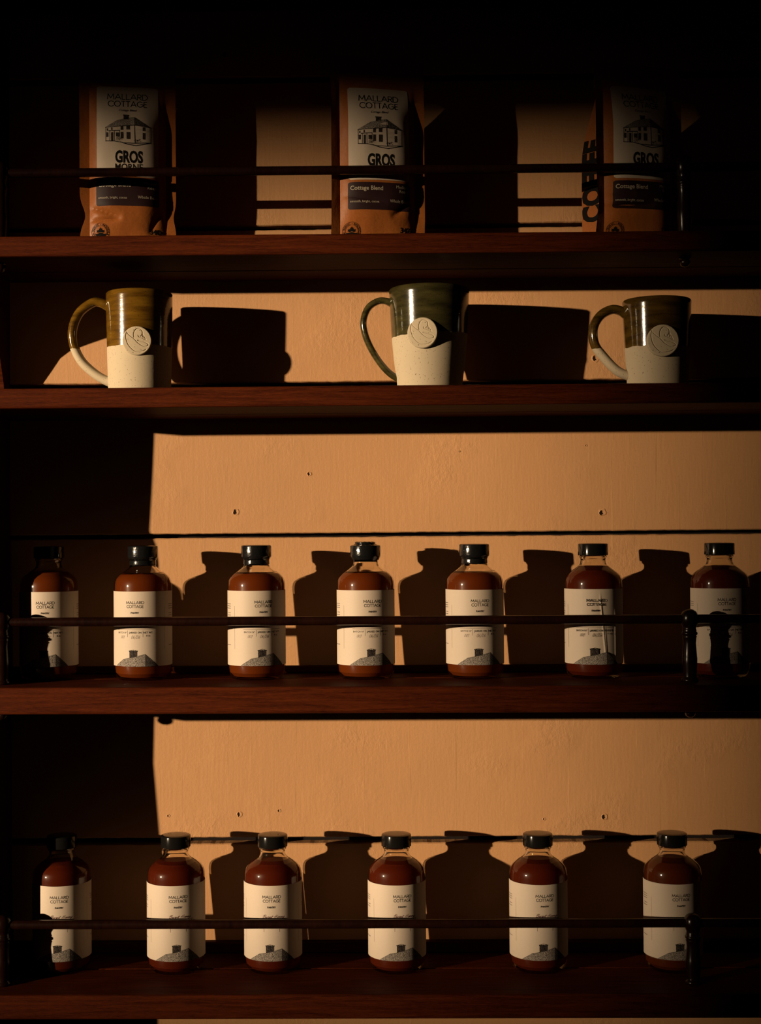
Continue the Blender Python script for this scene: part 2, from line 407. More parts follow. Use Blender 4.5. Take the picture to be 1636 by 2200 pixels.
class Art:
    def __init__(s): s.V = []; s.F = []; s.M = []; s.mi = 0
    def face(s, pts):
        b = len(s.V); s.V += [tuple(p) for p in pts]; s.F.append(tuple(range(b, b + len(pts)))); s.M.append(s.mi)
    def stroke(s, pts, w, maxseg=1.0):
        q = [pts[0]]
        for p in pts[1:]:
            d = math.dist(q[-1], p); k = max(1, int(d / maxseg))
            a = q[-1]
            for i in range(1, k + 1): q.append((a[0] + (p[0] - a[0]) * i / k, a[1] + (p[1] - a[1]) * i / k))
        for a, b in zip(q[:-1], q[1:]):
            dx, dy = b[0] - a[0], b[1] - a[1]; l = math.hypot(dx, dy)
            if l < 1e-9: continue
            ex, ey = dx / l * w * .32, dy / l * w * .32; nx, ny = -dy / l * w / 2, dx / l * w / 2
            s.face([(a[0] - ex + nx, a[1] - ey + ny), (a[0] - ex - nx, a[1] - ey - ny), (b[0] + ex - nx, b[1] + ey - ny), (b[0] + ex + nx, b[1] + ey + ny)])
    def caps(s, txt, cx, top, h, width, wt):
        """stroke capitals centred on cx, fitted to a width"""
        sp = .17; tot = sum(LET[c][0] for c in txt) + sp * (len(txt) - 1)
        kx = (width - wt) / tot; ky = h - wt; x = cx - (width - wt) / 2
        for c in txt:
            w, st = LET[c]
            for p in st: s.stroke([(x + u * kx, top + wt / 2 + (1 - v) * ky) for u, v in p], wt)
            x += (w + sp) * kx
    def font(s, txt, x, base, h, anchor='c', width=None, bold=0.0, shear=0.0, rot=0.0):
        V, F = font_mesh(txt, bold, shear)
        if not V: return
        x0 = min(v[0] for v in V); x1 = max(v[0] for v in V); k = h / CAPH
        kx = width / (x1 - x0) if width else k
        off = {'c': (x0 + x1) / 2, 'l': x0, 'r': x1}[anchor]
        b = len(s.V); cr, sr = math.cos(rot), math.sin(rot)
        for vx, vy in V:
            px, py = (vx - off) * kx, -vy * k
            s.V.append((x + px * cr - py * sr, base + px * sr + py * cr))
        for f in F: s.F.append(tuple(i + b for i in f)); s.M.append(s.mi)
    def script(s, txt, x, base, xh, wt, width=None, slant=.45):
        adv = sum(CUR[c][0] for c in txt); k = xh; kx = (width / adv) if width else k
        cx = x - adv * kx / 2
        for c in txt:
            a, st = CUR[c]
            for p in st:
                pts = [(cx + (u + slant * v * .6) * kx, base - v * k) for u, v in p]
                q = smooth_profile([(a_, b_, 0) for a_, b_ in pts], 3)
                s.stroke([(v.x, v.y) for v in q], wt)
            cx += a * kx
    def poly_strip(s, xs, top, bot):
        for a, b in zip(xs[:-1], xs[1:]): s.face([(a, top(a)), (a, bot(a)), (b, bot(b)), (b, top(b))])
    def build(s, name, fn, mats, parent):
        V = [fn(x, y) for x, y in s.V]
        o = mesh_obj(name, V, s.F, None, parent, mats=mats, fmat=s.M)
        o['kind'] = 'stuff'                       # print too fine to pick apart
        return o

def lerp_poly(pts):
    def f(x):
        if x <= pts[0][0]: return pts[0][1]
        for (a, b), (c, d) in zip(pts[:-1], pts[1:]):
            if x <= c: return b + (d - b) * (x - a) / (c - a)
        return pts[-1][1]
    return f
def frange(a, b, n): return [a + (b - a) * i / n for i in range(n + 1)]

# ================================================================== SETTING
# floor
V, F = rbox(-9.2, 3.2, -7.4, .06, -.03, 0.0, .001)
structure(mesh_obj('floor', V, F, MAT['floor']), 'dark floor boards of the room')

# back wall: dark backing with rough painted boards on it
wall = empty('wall_back', (0, 0, 0)); structure(wall, 'wall of rough horizontal boards painted cream')
V, F = rbox(-2.2, 2.6, .021, .06, 0.0, 2.45, .001)
mesh_obj('backing', V, F, MAT['backing'], wall)
GAPS = [(.684, .005), (.5149, .0068), (.3478, .0046), (.1715, .0052), (.0029, .0044), (-.167, .004), (-.3365, .0064), (-.506, .004), (-.676, .004)]
def make_plank(ztop, zbot, yoff, seed, ybot=None):
    yb = yoff if ybot is None else ybot           # some boards lean back towards their lower edge
    nx = 260; x0, x1 = -.4520, .86; V, F = [], []
    for i in range(nx + 1):
        x = x0 + (x1 - x0) * i / nx
        jt = (noise.noise(Vector((x * 60, seed, 0))) * .0004 + noise.noise(Vector((x * 260, seed, 3))) * .00035)
        jb = (noise.noise(Vector((x * 60, seed, 7))) * .0004 + noise.noise(Vector((x * 260, seed, 9))) * .00035)
        if noise.noise(Vector((x * 45, seed, 20))) > .45: jb -= .0005 * abs(noise.noise(Vector((x * 900, seed, 2))))
        zt, zb = ztop + jt, zbot + jb
        V += [(x, .021, zb + .0006), (x, yb + .0016, zb), (x, yb, zb + .0011), (x, yoff, zt - .0011), (x, yoff + .0016, zt), (x, .021, zt - .0008)]
    for i in range(nx):
        for k in range(5):
            a = i * 6 + k
            F.append((a, a + 6, a + 7, a + 1))
    F.append((0, 1, 2, 3, 4, 5)); F.append(tuple(nx * 6 + k for k in (5, 4, 3, 2, 1, 0)))
    return V, F
planks = []
YO = [0, 0, .0, .0, .0010, .0010, .0, .0]
YB = [0, 0, .0, .0, .0100, .0010, .0100, .0]
for i in range(len(GAPS) - 1):
    zt = GAPS[i][0] - GAPS[i][1] / 2 + ZC; zb = GAPS[i + 1][0] + GAPS[i + 1][1] / 2 + ZC
    V, F = make_plank(zt, zb, YO[i], i * 13.7 + 1, YB[i])
    planks.append(mesh_obj('plank', V, F, MAT['paint'], wall))
# nail pits and chips in the boards, shade on their left side painted dark
def pit(x, z, s, seed):
    z += ZC
    pl = planks[0]
    for i in range(len(GAPS) - 1):
        if GAPS[i + 1][0] + ZC < z < GAPS[i][0] + ZC: pl, yo = planks[i], YO[i]
    rnd = random.Random(seed); n = 24; V = [(x, yo - .0002, z)]; F = []
    for ring, (rr, yy) in enumerate(((.55, -.0002), (1.0, -.0004), (1.3, .0001))):
        for k in range(n):
            a = 2 * math.pi * k / n; r = s * rr * (1 + .30 * noise.noise(Vector((math.cos(a) * 1.3, math.sin(a) * 1.3, seed * 3.1 + ring * .6))) + .05 * rnd.uniform(-1, 1))
            V.append((x + r * 1.05 * math.cos(a), yo + yy - .0001, z + r * math.sin(a)))
    fm = []
    for k in range(n): F.append((0, 1 + (k + 1) % n, 1 + k)); fm.append(0 if 6 <= k <= 19 else 1)  # dark left half imitates the pit's shaded side
    for q in range(2):
        for k in range(n):
            a, b = 1 + q * n + k, 1 + q * n + (k + 1) % n
            F.append((a, b, b + n, a + n)); fm.append(0 if q == 0 and 7 <= k <= 16 else 1)
    mesh_obj('nail_hole', V, F, None, pl, mats=[MAT['pit'], MAT['paint']], fmat=fm)
for i, (x, z, s) in enumerate(((-.1829, .0294, .0030), (.2257, .0256, .0034), (-.1008, .0714, .0022), (-.1813, -.3075, .0026), (.2247, -.3122, .0030),
                               (-.1372, -.3036, .0016), (-.2607, -.3087, .0014), (.2197, .1976, .0036), (-.1918, .5428, .0030), (.2182, .5440, .0030), (.1576, -.3144, .0014),
                               (.2083, .1005, .0010), (.067, .095, .0009))):
    pit(x, z, s, i)

# unseen opposite wall, added with a window sized to trim the lamp beam
wf = empty('wall_front', (0, 0, 0)); structure(wf, 'unseen plain wall added behind the camera, with one window that shapes the light')
WY, WX0, WX1, WZ0, WZ1 = -3.95, -6.20, -4.60, ZC + .4095, ZC + .7135
for x0, x1, z0, z1 in ((-9.2, WX0, 0, 2.6), (WX1, 3.2, 0, 2.6), (WX0, WX1, 0, WZ0), (WX0, WX1, WZ1, 2.6)):
    V, F = rbox(x0, x1, WY - .06, WY, z0, z1, .001); mesh_obj('wall_section', V, F, MAT['plaster'], wf)
win = empty('added_window', (0, 0, 0)); structure(win, 'unseen window added behind the camera to shape the light')
for nm, x0, x1, z0, z1 in (('window_sill', WX0, WX1, WZ0 - .03, WZ0), ('window_head', WX0, WX1, WZ1, WZ1 + .03), ('window_jamb', WX0 - .03, WX0, WZ0, WZ1), ('window_jamb', WX1, WX1 + .03, WZ0, WZ1)):
    V, F = rbox(x0, x1, WY - .07, WY + .012, z0, z1, .002); mesh_obj(nm, V, F, MAT['wood'], win)

V, F = rbox(-5.703, -5.083, -4.60, -4.243, 0, 2.9, .004)  # unseen blocker added so the beam fades softly towards the right
tag(mesh_obj('light_blocking_post', V, F, MAT['plaster']), 'unseen broad post added outside the window to fade the light at the right', 'post')

# cabinet side panels, with the scalloped front edge that shapes the shadow at the left
XP = -.4364
def side_panel(name, xa, xb, scallop=True):
    prof = [(.121, -ZC), (.122, -.75), (.1246, -.3026), (.1219, -.2575), (.1200, -.2274), (.1208, -.1866), (.1235, -.10), (.1225, .012), (.1187, .0267), (.1208, .0678), (.1221, .0986), (.1232, .1319)]
    if scallop:
        prof += [(.1232, .1525), (.0215, .1535), (.0257, .1726), (.0357, .1919), (.0438, .2083), (.0518, .2169), (.0677, .2263), (.0815, .2338), (.100, .2425), (.1232, .262)]
    prof += [(.123, .60), (.123, .74)]
    V, F = [], []
    n = len(prof)
    for x in (xa, xb):
        for yd, z in prof: V.append((x, -yd, z + ZC))
        for yd, z in prof: V.append((x, .0205, z + ZC))
    for s, b in ((0, 0), (1, 2 * n)):
        for i in range(n - 1):
            q = (b + i, b + i + 1, b + n + i + 1, b + n + i)
            F.append(q if s else q[::-1])
    for i in range(n - 1):
        F.append((i, i + 1, 2 * n + i + 1, 2 * n + i))
        F.append((n + i + 1, n + i, 3 * n + i, 3 * n + i + 1))
    F.append((0, 2 * n, 3 * n, n)); F.append((n - 1, 2 * n - 1, 4 * n - 1, 3 * n - 1))
    return mesh_obj(name, V, F, MAT['wood'])
tag(side_panel('cabinet_side_panel', XP - .022, XP), 'dark wood cabinet side panel along the left edge', 'panel')
tag(side_panel('cabinet_side_panel', .780, .802, False), 'dark wood cabinet side panel beyond the right end of the shelves', 'panel')
V, F = rbox(XP + .0003, .7795, -.148, -.0006, .5918 + ZC, .617 + ZC, .002)
tag(mesh_obj('cabinet_top_board', V, F, MAT['wood']), 'dark top board across the very top of the cabinet', 'board')

# ------------------------------------------------------------------ shelves with rails
SP = [(0, 0), (.0084, 0), (.0088, .0015), (.0086, .0036), (.0070, .0046), (.0068, .006), (.0072, .012), (.0077, .020), (.0079, .0262), (.0076, .0275),
      (.0072, .034), (.0066, .0425), (.0071, .0485), (.0076, .0500), (.0070, .0512), (.0082, .0525), (.0083, .0535), (.0082, .0545), (.0070, .0556),
      (.0074, .0570), (.0070, .0580), (.0067, .0602), (.0079, .0630), (.0090, .0668), (.0092, .0700), (.0088, .0740), (.0073, .0775), (.0045, .0797), (.0015, .0806), (0, .0807)]
FIN = [(0, -.0098), (.0022, -.0095), (.0046, -.0078), (.0056, -.0052), (.0050, -.0030), (.0042, -.0022), (.0062, -.0014), (.0062, .0), (0, .0)]
YS, XSL, XSR, YF = -.1132, -.4147, .2978, -.148
def make_shelf(label, z, th, tilt, rail):
    root = empty('wooden_shelf', (0, 0, z + ZC), 0.0)
    tag(root, label, 'shelf')
    V, F = rbox(XP + .0005, .7795, YF, -.0605, -th, 0, .0022)
    mesh_obj('front_board', V, F, MAT['wood'], root)
    V, F = rbox(XP + .0005, .7795, -.0590, -.0004, -th, 0, .0008)
    mesh_obj('rear_board', V, F, MAT['wood'], root)
    if rail:
        for x in (XSL, XSR):
            V, F = lathe(FIN, 28)
            s = mesh_obj('finial', V, F, MAT['turned'], root, smooth=True); s.location = (x, YS, -th)
    root.rotation_euler = (0, tilt, 0)
    return root
def make_rail(label, z, rail_h, tilt):
    root = empty('gallery_rail', (0, 0, z + ZC), 0.0)
    tag(root, label, 'rail', 'turned gallery rails along the shelf fronts')
    k = rail_h / .0695
    for x in (XSL, XSR):
        V, F = lathe([(r, zz * k) for r, zz in SP], 40)
        s = mesh_obj('spindle', V, F, MAT['turned'], root, smooth=True); s.location = (x, YS, 0)
    for xa, xb in ((XSL + .0070, XSR - .0070), (XSR + .0070, .7795)):
        V, F = tube([(xa, YS, rail_h), (xb, YS, rail_h)], .0047, 20)
        mesh_obj('rail', V, F, MAT['turned'], root, smooth=True, sharp=40)
    root.rotation_euler = (0, tilt, 0)
    return root
Z1, Z2, Z3, Z4 = .3087, .1539, -.1507, -.4603
TILT = {Z1: .0022, Z2: .0006, Z3: .0022, Z4: .0012}
make_shelf('dark wood shelf carrying the three coffee bags', Z1, .0208, TILT[Z1], True)
make_shelf('dark wood shelf without a rail, carrying the three mugs', Z2, .0205, TILT[Z2], False)
make_shelf('dark wood shelf carrying the upper row of syrup bottles', Z3, .0272, TILT[Z3], True)
make_shelf('dark wood bottom shelf carrying the lower row of syrup bottles', Z4, .0245, TILT[Z4], True)
make_rail('turned dark rail in front of the coffee bags', Z1, .0735, TILT[Z1])
make_rail('turned dark rail in front of the upper bottle row', Z3, .0645, TILT[Z3])
make_rail('turned dark rail in front of the lower bottle row', Z4, .0618, TILT[Z4])
for i, (z, h) in enumerate(((Z3, .0078), (Z4, .0122))):
    V, F = rbox(XP + .0005, .7795, -.0045, .0060, .0003, h, .0012)
    o = structure(mesh_obj('trim_%d' % (i + 1), V, F, MAT['wood']), 'dark strip where shelf meets wall'); o.location = (0, 0, z + ZC + .0002); o.rotation_euler = (0, TILT[z], 0)
def on_shelf(z, x): return z + ZC - math.tan(TILT[z]) * x

# the lamp itself: a can spotlight on a tall stand across the room
st = empty('spot_lamp', (LAMP.x, LAMP.y, 0)); tag(st, 'black can spotlight on a tall stand across the room', 'lamp')
axis = (AIM - LAMP).normalized()
V, F = lathe([(0, 0), (.24, 0), (.24, .015), (.05, .03), (0, .03)], 40); mesh_obj('base', V, F, MAT['cap'], st, smooth=True, sharp=40)
V, F = tube([(-axis.x * .18, -axis.y * .18, .02), (-axis.x * .18, -axis.y * .18, LAMP.z - .10)], .016, 16); mesh_obj('pole', V, F, MAT['cap'], st, smooth=True, sharp=40)
V, F = lathe([(0, -.26), (.07, -.25), (.10, -.20), (.105, -.01), (.095, -.01), (.09, -.18), (0, -.19)], 40)
can = mesh_obj('lamp_housing', V, F, MAT['cap'], st, smooth=True, sharp=40)
can.rotation_mode = 'QUATERNION'; can.rotation_quaternion = axis.to_track_quat('Z', 'Y'); can.location = (0, 0, LAMP.z)

# ================================================================== BOTTLES
BR = .0308
GLASS_LOW = [(0, .0016), (.0170, .0012), (.0215, .0002), (.0240, .0), (.0262, .0008), (.0284, .0032), (.0300, .0075), (.0306, .0120), (.0308, .0150),
             (.0308, .0990), (.0306, .1020), (.0301, .1050), (.0290, .1080), (.0262, .1112), (.0222, .1142)]
NECK = [(.0222, .1142), (.0186, .1166), (.0152, .1192), (.0137, .1216), (.0133, .1242), (.0134, .1262), (.0146, .1278), (.0146, .1292), (.0134, .1302), (.0130, .1330)]
INNER = [(.0108, .1330), (.0110, .1262), (.0112, .1230), (.0130, .1196), (.0165, .1162), (.0200, .1138), (.0206, .1134)]
def mesh_data(name, V, F, mats, smooth=True, sharp=None, fmat=None):
    me = bpy.data.meshes.new(name); me.from_pydata([tuple(v) for v in V], [], F)
    for m in mats: me.materials.append(m)
    if fmat:
        for p, i in zip(me.polygons, fmat): p.material_index = i
    if smooth:
        for p in me.polygons: p.use_smooth = True
    me.update()
    if sharp: me.set_sharp_from_angle(angle=R_(sharp))
    return me
V, F = lathe(GLASS_LOW, 72); ME_GLASS = mesh_data('glass_body', V, F, [MAT['glass']])
V, F = lathe(NECK + INNER, 64); ME_NECK = mesh_data('glass_neck', V, F, [MAT['neck']])
def liquid_mesh(level, mat):
    outer = [(r - .0012, z) for r, z in GLASS_LOW[1:] + NECK[1:]]
    pts = [(0, .0030), (.020, .0030), (.0245, .0034)]
    for r, z in outer:
        if .0045 < z < level: pts.append((r, z))
    prof = outer; rl = None
    for (r0, z0), (r1, z1) in zip(prof[:-1], prof[1:]):
        if z0 <= level <= z1: rl = r0 + (r1 - r0) * (level - z0) / (z1 - z0)
    pts += [(rl, level), (rl - .0010, level - .0008), (0, level - .0010)]
    V, F = lathe(pts, 56)
    return mesh_data('liquid', V, F, [mat], True, 35)
def cap_mesh():
    P_ = [(0, .1300), (.0156, .1300), (.0160, .1304), (.0160, .1412), (.0157, .1421), (.0148, .1426), (.0100, .1428), (0, .1430)]
    V, F = lathe(P_, 72)
    # fine knurling on the skirt
    V = [((x * (1 - .006 * (i % 2)), y * (1 - .006 * (i % 2)), z) if .131 < z < .1405 else (x, y, z)) for i, (x, y, z) in enumerate(V)]
    return mesh_data('cap', V, F, [MAT['cap']], True, 40)
ME_CAP = cap_mesh()
def wax_mesh(kind, seed):
    """poured black wax: over the cap and down the neck"""
    seg = 64; rnd = random.Random(seed); V, F = [], []
    if kind == 'skirt':
        prof = [(.0142, .1222), (.0143, .1235), (.0141, .1258), (.0140, .1275), (.0150, .1292), (.0160, .1301), (.0162, .1312), (.0162, .1412), (.0158, .1424), (.0140, .1429), (.0, .1431)]
    else:
        prof = [(.0146, .1268), (.0152, .1282), (.0162, .1300), (.0164, .1320), (.0164, .1405), (.0160, .1417), (.0128, .1425), (.0108, .1440), (.0112, .1453), (.0100, .1458), (.0, .1456)]
    V, F = lathe(prof, seg)
    W = []
    for i, (x, y, z) in enumerate(V):
        a = math.atan2(y, x)
        if z < .128:
            k = (.128 - z) / .006
            z -= k * (.0010 * noise.noise(Vector((math.cos(a) * 2.2, math.sin(a) * 2.2, seed))) + .0006 * noise.noise(Vector((math.cos(a) * 7, math.sin(a) * 7, seed))))
            if kind == 'crown': z -= k * .0022 * max(0.0, math.cos(a - .0)) ** 3
        q = 1 + .010 * noise.noise(Vector((x * 300, y * 300, z * 260 + seed)))
        if z > .1432: z += .0006 * noise.noise(Vector((x * 350, y * 350, seed)))
        W.append((x * q, y * q, z))
    return mesh_data('wax_seal', W, F, [MAT['wax']], True, 50)
def label_mesh(crease=False):
    z0, z1 = .0158, .0948; n = 420 if crease else 240; m = 24 if crease else 6; V, F = [], []
    for i in range(n + 1):
        a = R_(-152 + 304 * i / n)
        for j in range(m + 1):
            z = z0 + (z1 - z0) * j / m; r = BR + .00022
            if crease:
                s = a * BR * 1000; t = (z - z0) * 1000
                for c0, sl, amp, wd, lo, hi in ((7.2, -.085, .00085, .9, -5, 76), (9.4, -.06, .00045, 1.0, -5, 45), (22.5, .0, .0005, 1.1, -5, 60)):
                    d = s - (c0 + sl * (t - 40))
                    e = max(0.0, min(1.0, (t - lo) / 8, (hi - t) / 12))
                    r += amp * e * math.exp(-(d / wd) ** 2)
            V.append((r * math.sin(a), -r * math.cos(a), z))
    for i in range(n):
        for j in range(m):
            a = i * (m + 1) + j; F.append((a, a + m + 1, a + m + 2, a + 1))
    return mesh_data('label', V, F, [MAT['paper']], True)
ME_LABEL, ME_LABEL_C = label_mesh(), label_mesh(True)
def on_bottle(x, y, lift=.00003):
    a = x / (BR * 1000); r = BR + .00022 + lift
    return (r * math.sin(a), -r * math.cos(a), .0948 - y / 1000)
def art_mesh(name, art, mats, fn):
    me = bpy.data.meshes.new(name); me.from_pydata([fn(x, y) for x, y in art.V], [], art.F)
    for m in mats: me.materials.append(m)
    for p, i in zip(me.polygons, art.M): p.material_index = i
    me.update(); return me
def bottle_print(kind):
    a = Art()
    a.caps('MALLARD', 0, 10.1, 3.2, 19.8, .50)
    a.caps('COTTAGE', 0, 14.3, 3.2, 18.6, .50)
    a.caps('PANTRY', 0, 21.5, 2.0, 9.0, .52)
    if kind == 'jar':
        a.stroke([(-22, 40.4), (19.5, 40.4)], .30)
        for x in (-8.2, 8.4): a.stroke([(x, 41.2), (x, 47.8)], .30)
        a.font('BATCH Nº', -15.3, 44.2, 1.75, bold=.012); a.font('JARRED ON', 0.1, 44.2, 1.75, bold=.03); a.font('NET WT.', 14.0, 44.2, 1.75, bold=.03)
        a.font('8 oz', 14.0, 47.4, 1.7, bold=.02)
    else:
        for x in (-8.2, 8.4): a.stroke([(x, 41.6), (x, 48.2)], .30)
        a.font('NET WT.', 14.0, 44.6, 1.75, bold=.03)
    a.mi = 1
    for x in (-33.5, 33.5): a.stroke([(x, 16.2), (x, 61.5)], .28)
    a.mi = 0
    rnd = random.Random(4); small = []
    for sgn in (-1, 1):                    # small print too fine to read at the label's edges
        e = Art()
        for y, l in ((14.2, 7), (16.4, 6), (18.6, 7), (23.5, 4), (26.0, 5), (57.5, 6)):
            x = 41
            while x < 41 + l * 1.6:
                w = rnd.uniform(.8, 1.9); e.stroke([(sgn * x, y), (sgn * (x + w), y)], .5); x += w + .5
        small.append(art_mesh('small_print', e, [MAT['ink']], on_bottle))
    lettering = art_mesh('lettering', a, [MAT['ink'], MAT['fade']], on_bottle)
    p = Art()
    if kind == 'jar':
        p.script('001', -15.0, 49.2, 1.75, .26, 5.0); p.script('06/26', .4, 49.4, 2.0, .28, 9.6)
        pen = art_mesh('handwriting', p, [MAT['brownpen']], on_bottle)
    elif kind == 'honey':
        p.script('Burnt Honey', 1.5, 33.6, 1.55, .36, 23.5); p.script('& Cranberry Chai', 1.5, 38.4, 1.55, .36, 34)
        pen = art_mesh('handwriting', p, [MAT['maroon']], on_bottle)
    else:
        p.script('Cranberry', 1.0, 37.6, 1.7, .36, 24)
        pen = art_mesh('handwriting', p, [MAT['maroon']], on_bottle)
    d = Art()
    top = lerp_poly([(-25, 78.9), (-13.3, 71.5), (-5.4, 70.0), (10.6, 66.2), (11.1, 66.2), (21.9, 76.0), (24.8, 78.9)])
    bot = lambda x: 79.0
    d.mi = 0; d.poly_strip(frange(-25, 10.6, 44), top, bot)
    d.mi = 1; d.poly_strip(frange(10.6, 24.8, 18), top, bot)
    d.mi = 2; d.poly_strip([-6.1, -4, -1.8, .4, 2.4], lambda x: 62.6, top)
    d.mi = 3
    d.stroke([(-25, 78.7), (-13.3, 71.4), (-5.4, 69.9), (10.8, 66.1), (21.9, 75.9), (24.8, 78.8)], .35, 2)
    d.stroke([(-6.7, 62.6), (-1.8, 61.4), (3.0, 62.6)], .5, 2); d.stroke([(-6.4, 62.9), (-1.8, 62.5), (2.7, 62.9)], .8, 2)
    d.stroke([(-6.0, 63), (-6.0, 70)], .4); d.stroke([(2.3, 63), (2.3, 68)], .4); d.stroke([(-1.8, 62.6), (-1.8, 69)], .3)
    draw = art_mesh('roof_drawing', d, [MAT['stip_l'], MAT['stip_d'], MAT['stip_c'], MAT['ink']], on_bottle)
    return lettering, pen, draw, small
PRINT = {k: bottle_print(k) for k in ('jar', 'honey', 'cran')}
LIQ = {}
PRINTED = {'lettering', 'small_print', 'handwriting', 'roof_drawing', 'cottage_drawing', 'pouch_print', 'side_lettering'}
def child(name, me, parent):
    o = bpy.data.objects.new(name, me); COL.objects.link(o); o.parent = parent
    if name in PRINTED: o['kind'] = 'stuff'      # print too fine to pick apart
    return o
def make_bottle(x, y, shelf, turn, level, liq, kind, seal, label, group, crease=False, seed=0):
    root = empty('syrup_bottle', (x, y, on_shelf(shelf, x)))
    tag(root, label, 'bottle', group)
    if (level, liq) not in LIQ: LIQ[(level, liq)] = liquid_mesh(level, MAT[liq])
    child('glass_body', ME_GLASS, root); child('glass_neck', ME_NECK, root)
    child('liquid', LIQ[(level, liq)], root)
    c = child('cap', ME_CAP, root); c.scale = (.985, .985, 1) if not seal else (.95, .95, .995)
    if not seal: c.scale = (1, 1, 1)
    if seal: child('wax_seal', wax_mesh(seal, seed), root)
    lb = child('label', ME_LABEL_C if crease else ME_LABEL, root)
    lb.rotation_euler = (0, 0, math.atan2(-x, y + DW) * 1.0 + R_(turn))
    L_, P_, D_, S_ = PRINT[kind]
    sp_ = [child('small_print', q, lb) for q in S_]
    a = child('lettering', L_, lb); b = child('handwriting', P_, lb); d = child('roof_drawing', D_, lb)
    if crease:
        for q in (a, b, d, *sp_): q.scale = (1.028, 1.028, 1)
    return root
G3 = 'syrup bottles in the upper bottle row'; G4 = 'syrup bottles in the lower bottle row'
X3 = [-.3787, -.2772, -.1548, -.0375, .0794, .2067, .3418]
X4 = [-.3663, -.2435, -.1394, -.0066, .1447, .2880]
ROW3 = [(-7.5, .1150, 'amber', None, 'plain black cap bottle half in shadow at the far left of the upper bottle row'),
        (-16, .1125, 'amber', 'skirt', 'wax-sealed amber syrup bottle second from the left in the upper bottle row'),
        (14, .1125, 'amber', 'skirt', 'wax-sealed amber syrup bottle third from the left in the upper bottle row'),
        (14, .1128, 'amber', 'crown', 'amber syrup bottle with a lumpy wax crown, middle of the upper bottle row'),
        (11, .1122, 'amber', 'skirt', 'wax-sealed amber syrup bottle fifth from the left in the upper bottle row'),
        (4.6, .1185, 'red', None, 'red syrup bottle with a creased label, second from right, upper bottle row'),
        (14, .1178, 'red', None, 'red syrup bottle beside the spindle, right end of the upper bottle row')]
for i, (t, lv, lq, seal, lab) in enumerate(ROW3):
    make_bottle(X3[i], -.0594, Z3, t, lv, lq, 'jar', seal, lab, G3, crease=(i == 5), seed=i + 3)
ROW4 = [(-5.6, .1170, 'red', 'honey', 'red syrup bottle half in shadow at the far left of the lower bottle row'),
        (4, .1170, 'red', 'honey', 'red honey syrup bottle second from the left in the lower bottle row'),
        (-2.8, .1170, 'red', 'honey', 'red honey syrup bottle third from the left in the lower bottle row'),
        (11, .1170, 'red', 'honey', 'red honey syrup bottle fourth from the left in the lower bottle row'),
        (13, .1175, 'red', 'honey', 'red honey syrup bottle second from the right in the lower bottle row'),
        (17, .1185, 'orange', 'cran', 'brown syrup bottle half behind the spindle at the right end of the lower bottle row')]
for i, (t, lv, lq, kind, lab) in enumerate(ROW4):
    make_bottle(X4[i], -.0575, Z4, t, lv, lq, kind, None, lab, G4, seed=i + 20)

# ================================================================== MUGS
DUCK = [[(400, 590), (370, 750), (385, 900), (450, 1080), (560, 1220), (680, 1320), (800, 1365), (950, 1362), (1050, 1338), (1145, 1285)],
        [(430, 650), (560, 770), (690, 870), (790, 985), (900, 1075), (1020, 1140), (1120, 1168), (1205, 1150), (1232, 1100), (1185, 1040), (1080, 993), (950, 962), (830, 930)],
        [(685, 825), (668, 700), (700, 580), (770, 490), (860, 465), (950, 495), (1003, 570), (1010, 660), (985, 730), (945, 765)],
        [(845, 735), (865, 785), (950, 812), (1040, 855), (1130, 905)],
        [(1030, 690), (1075, 780), (1142, 905)], [(1018, 715), (1028, 775), (1048, 825)]]
DUCK = [[((v.x - 795) / 570, (940 - v.y) / 570) for v in smooth_profile([(a, b, 0) for a, b in st], 3)] for st in DUCK]
SEGS = [(a, b) for st in DUCK for a, b in zip(st[:-1], st[1:])]
def seg_dist(px, py):
    best = 9
    for (ax, ay), (bx, by) in SEGS:
        dx, dy = bx - ax, by - ay; l = dx * dx + dy * dy
        t = 0 if l < 1e-12 else max(0, min(1, ((px - ax) * dx + (py - ay) * dy) / l))
        d = math.hypot(px - ax - t * dx, py - ay - t * dy)
        if d < best: best = d
    return best
def medallion_mesh(rad, mat, depth):
    """round clay stamp with the bird drawn as a real groove; faces -y"""
    nr, na = 90, 260; V, F = [(0, 0, 0)], []
    for i in range(1, nr + 1):
        rr = i / nr
        for k in range(na):
            a = 2 * math.pi * k / na; x, z = rr * math.cos(a), rr * math.sin(a)
            y = .0010 * rr * rr + (0.0009 * max(0, (rr - .93) / .07) ** 2)
            d = seg_dist(x, z)
            y += depth * max(0.0, 1 - (d / .036) ** 2) if d < .036 else 0.0
            V.append((x * rad, y, z * rad))
    b = len(V)
    for k in range(na):
        a = 2 * math.pi * k / na; V.append((rad * 1.0 * math.cos(a), .0075, rad * math.sin(a)))
    for k in range(na): F.append((0, 1 + k, 1 + (k + 1) % na))
    for i in range(nr):
        for k in range(na):
            p = 1 + i * na + k; q = 1 + i * na + (k + 1) % na
            F.append((p, p + na, q + na, q))
    return mesh_data('medallion', V, F, [mat], True, 60)
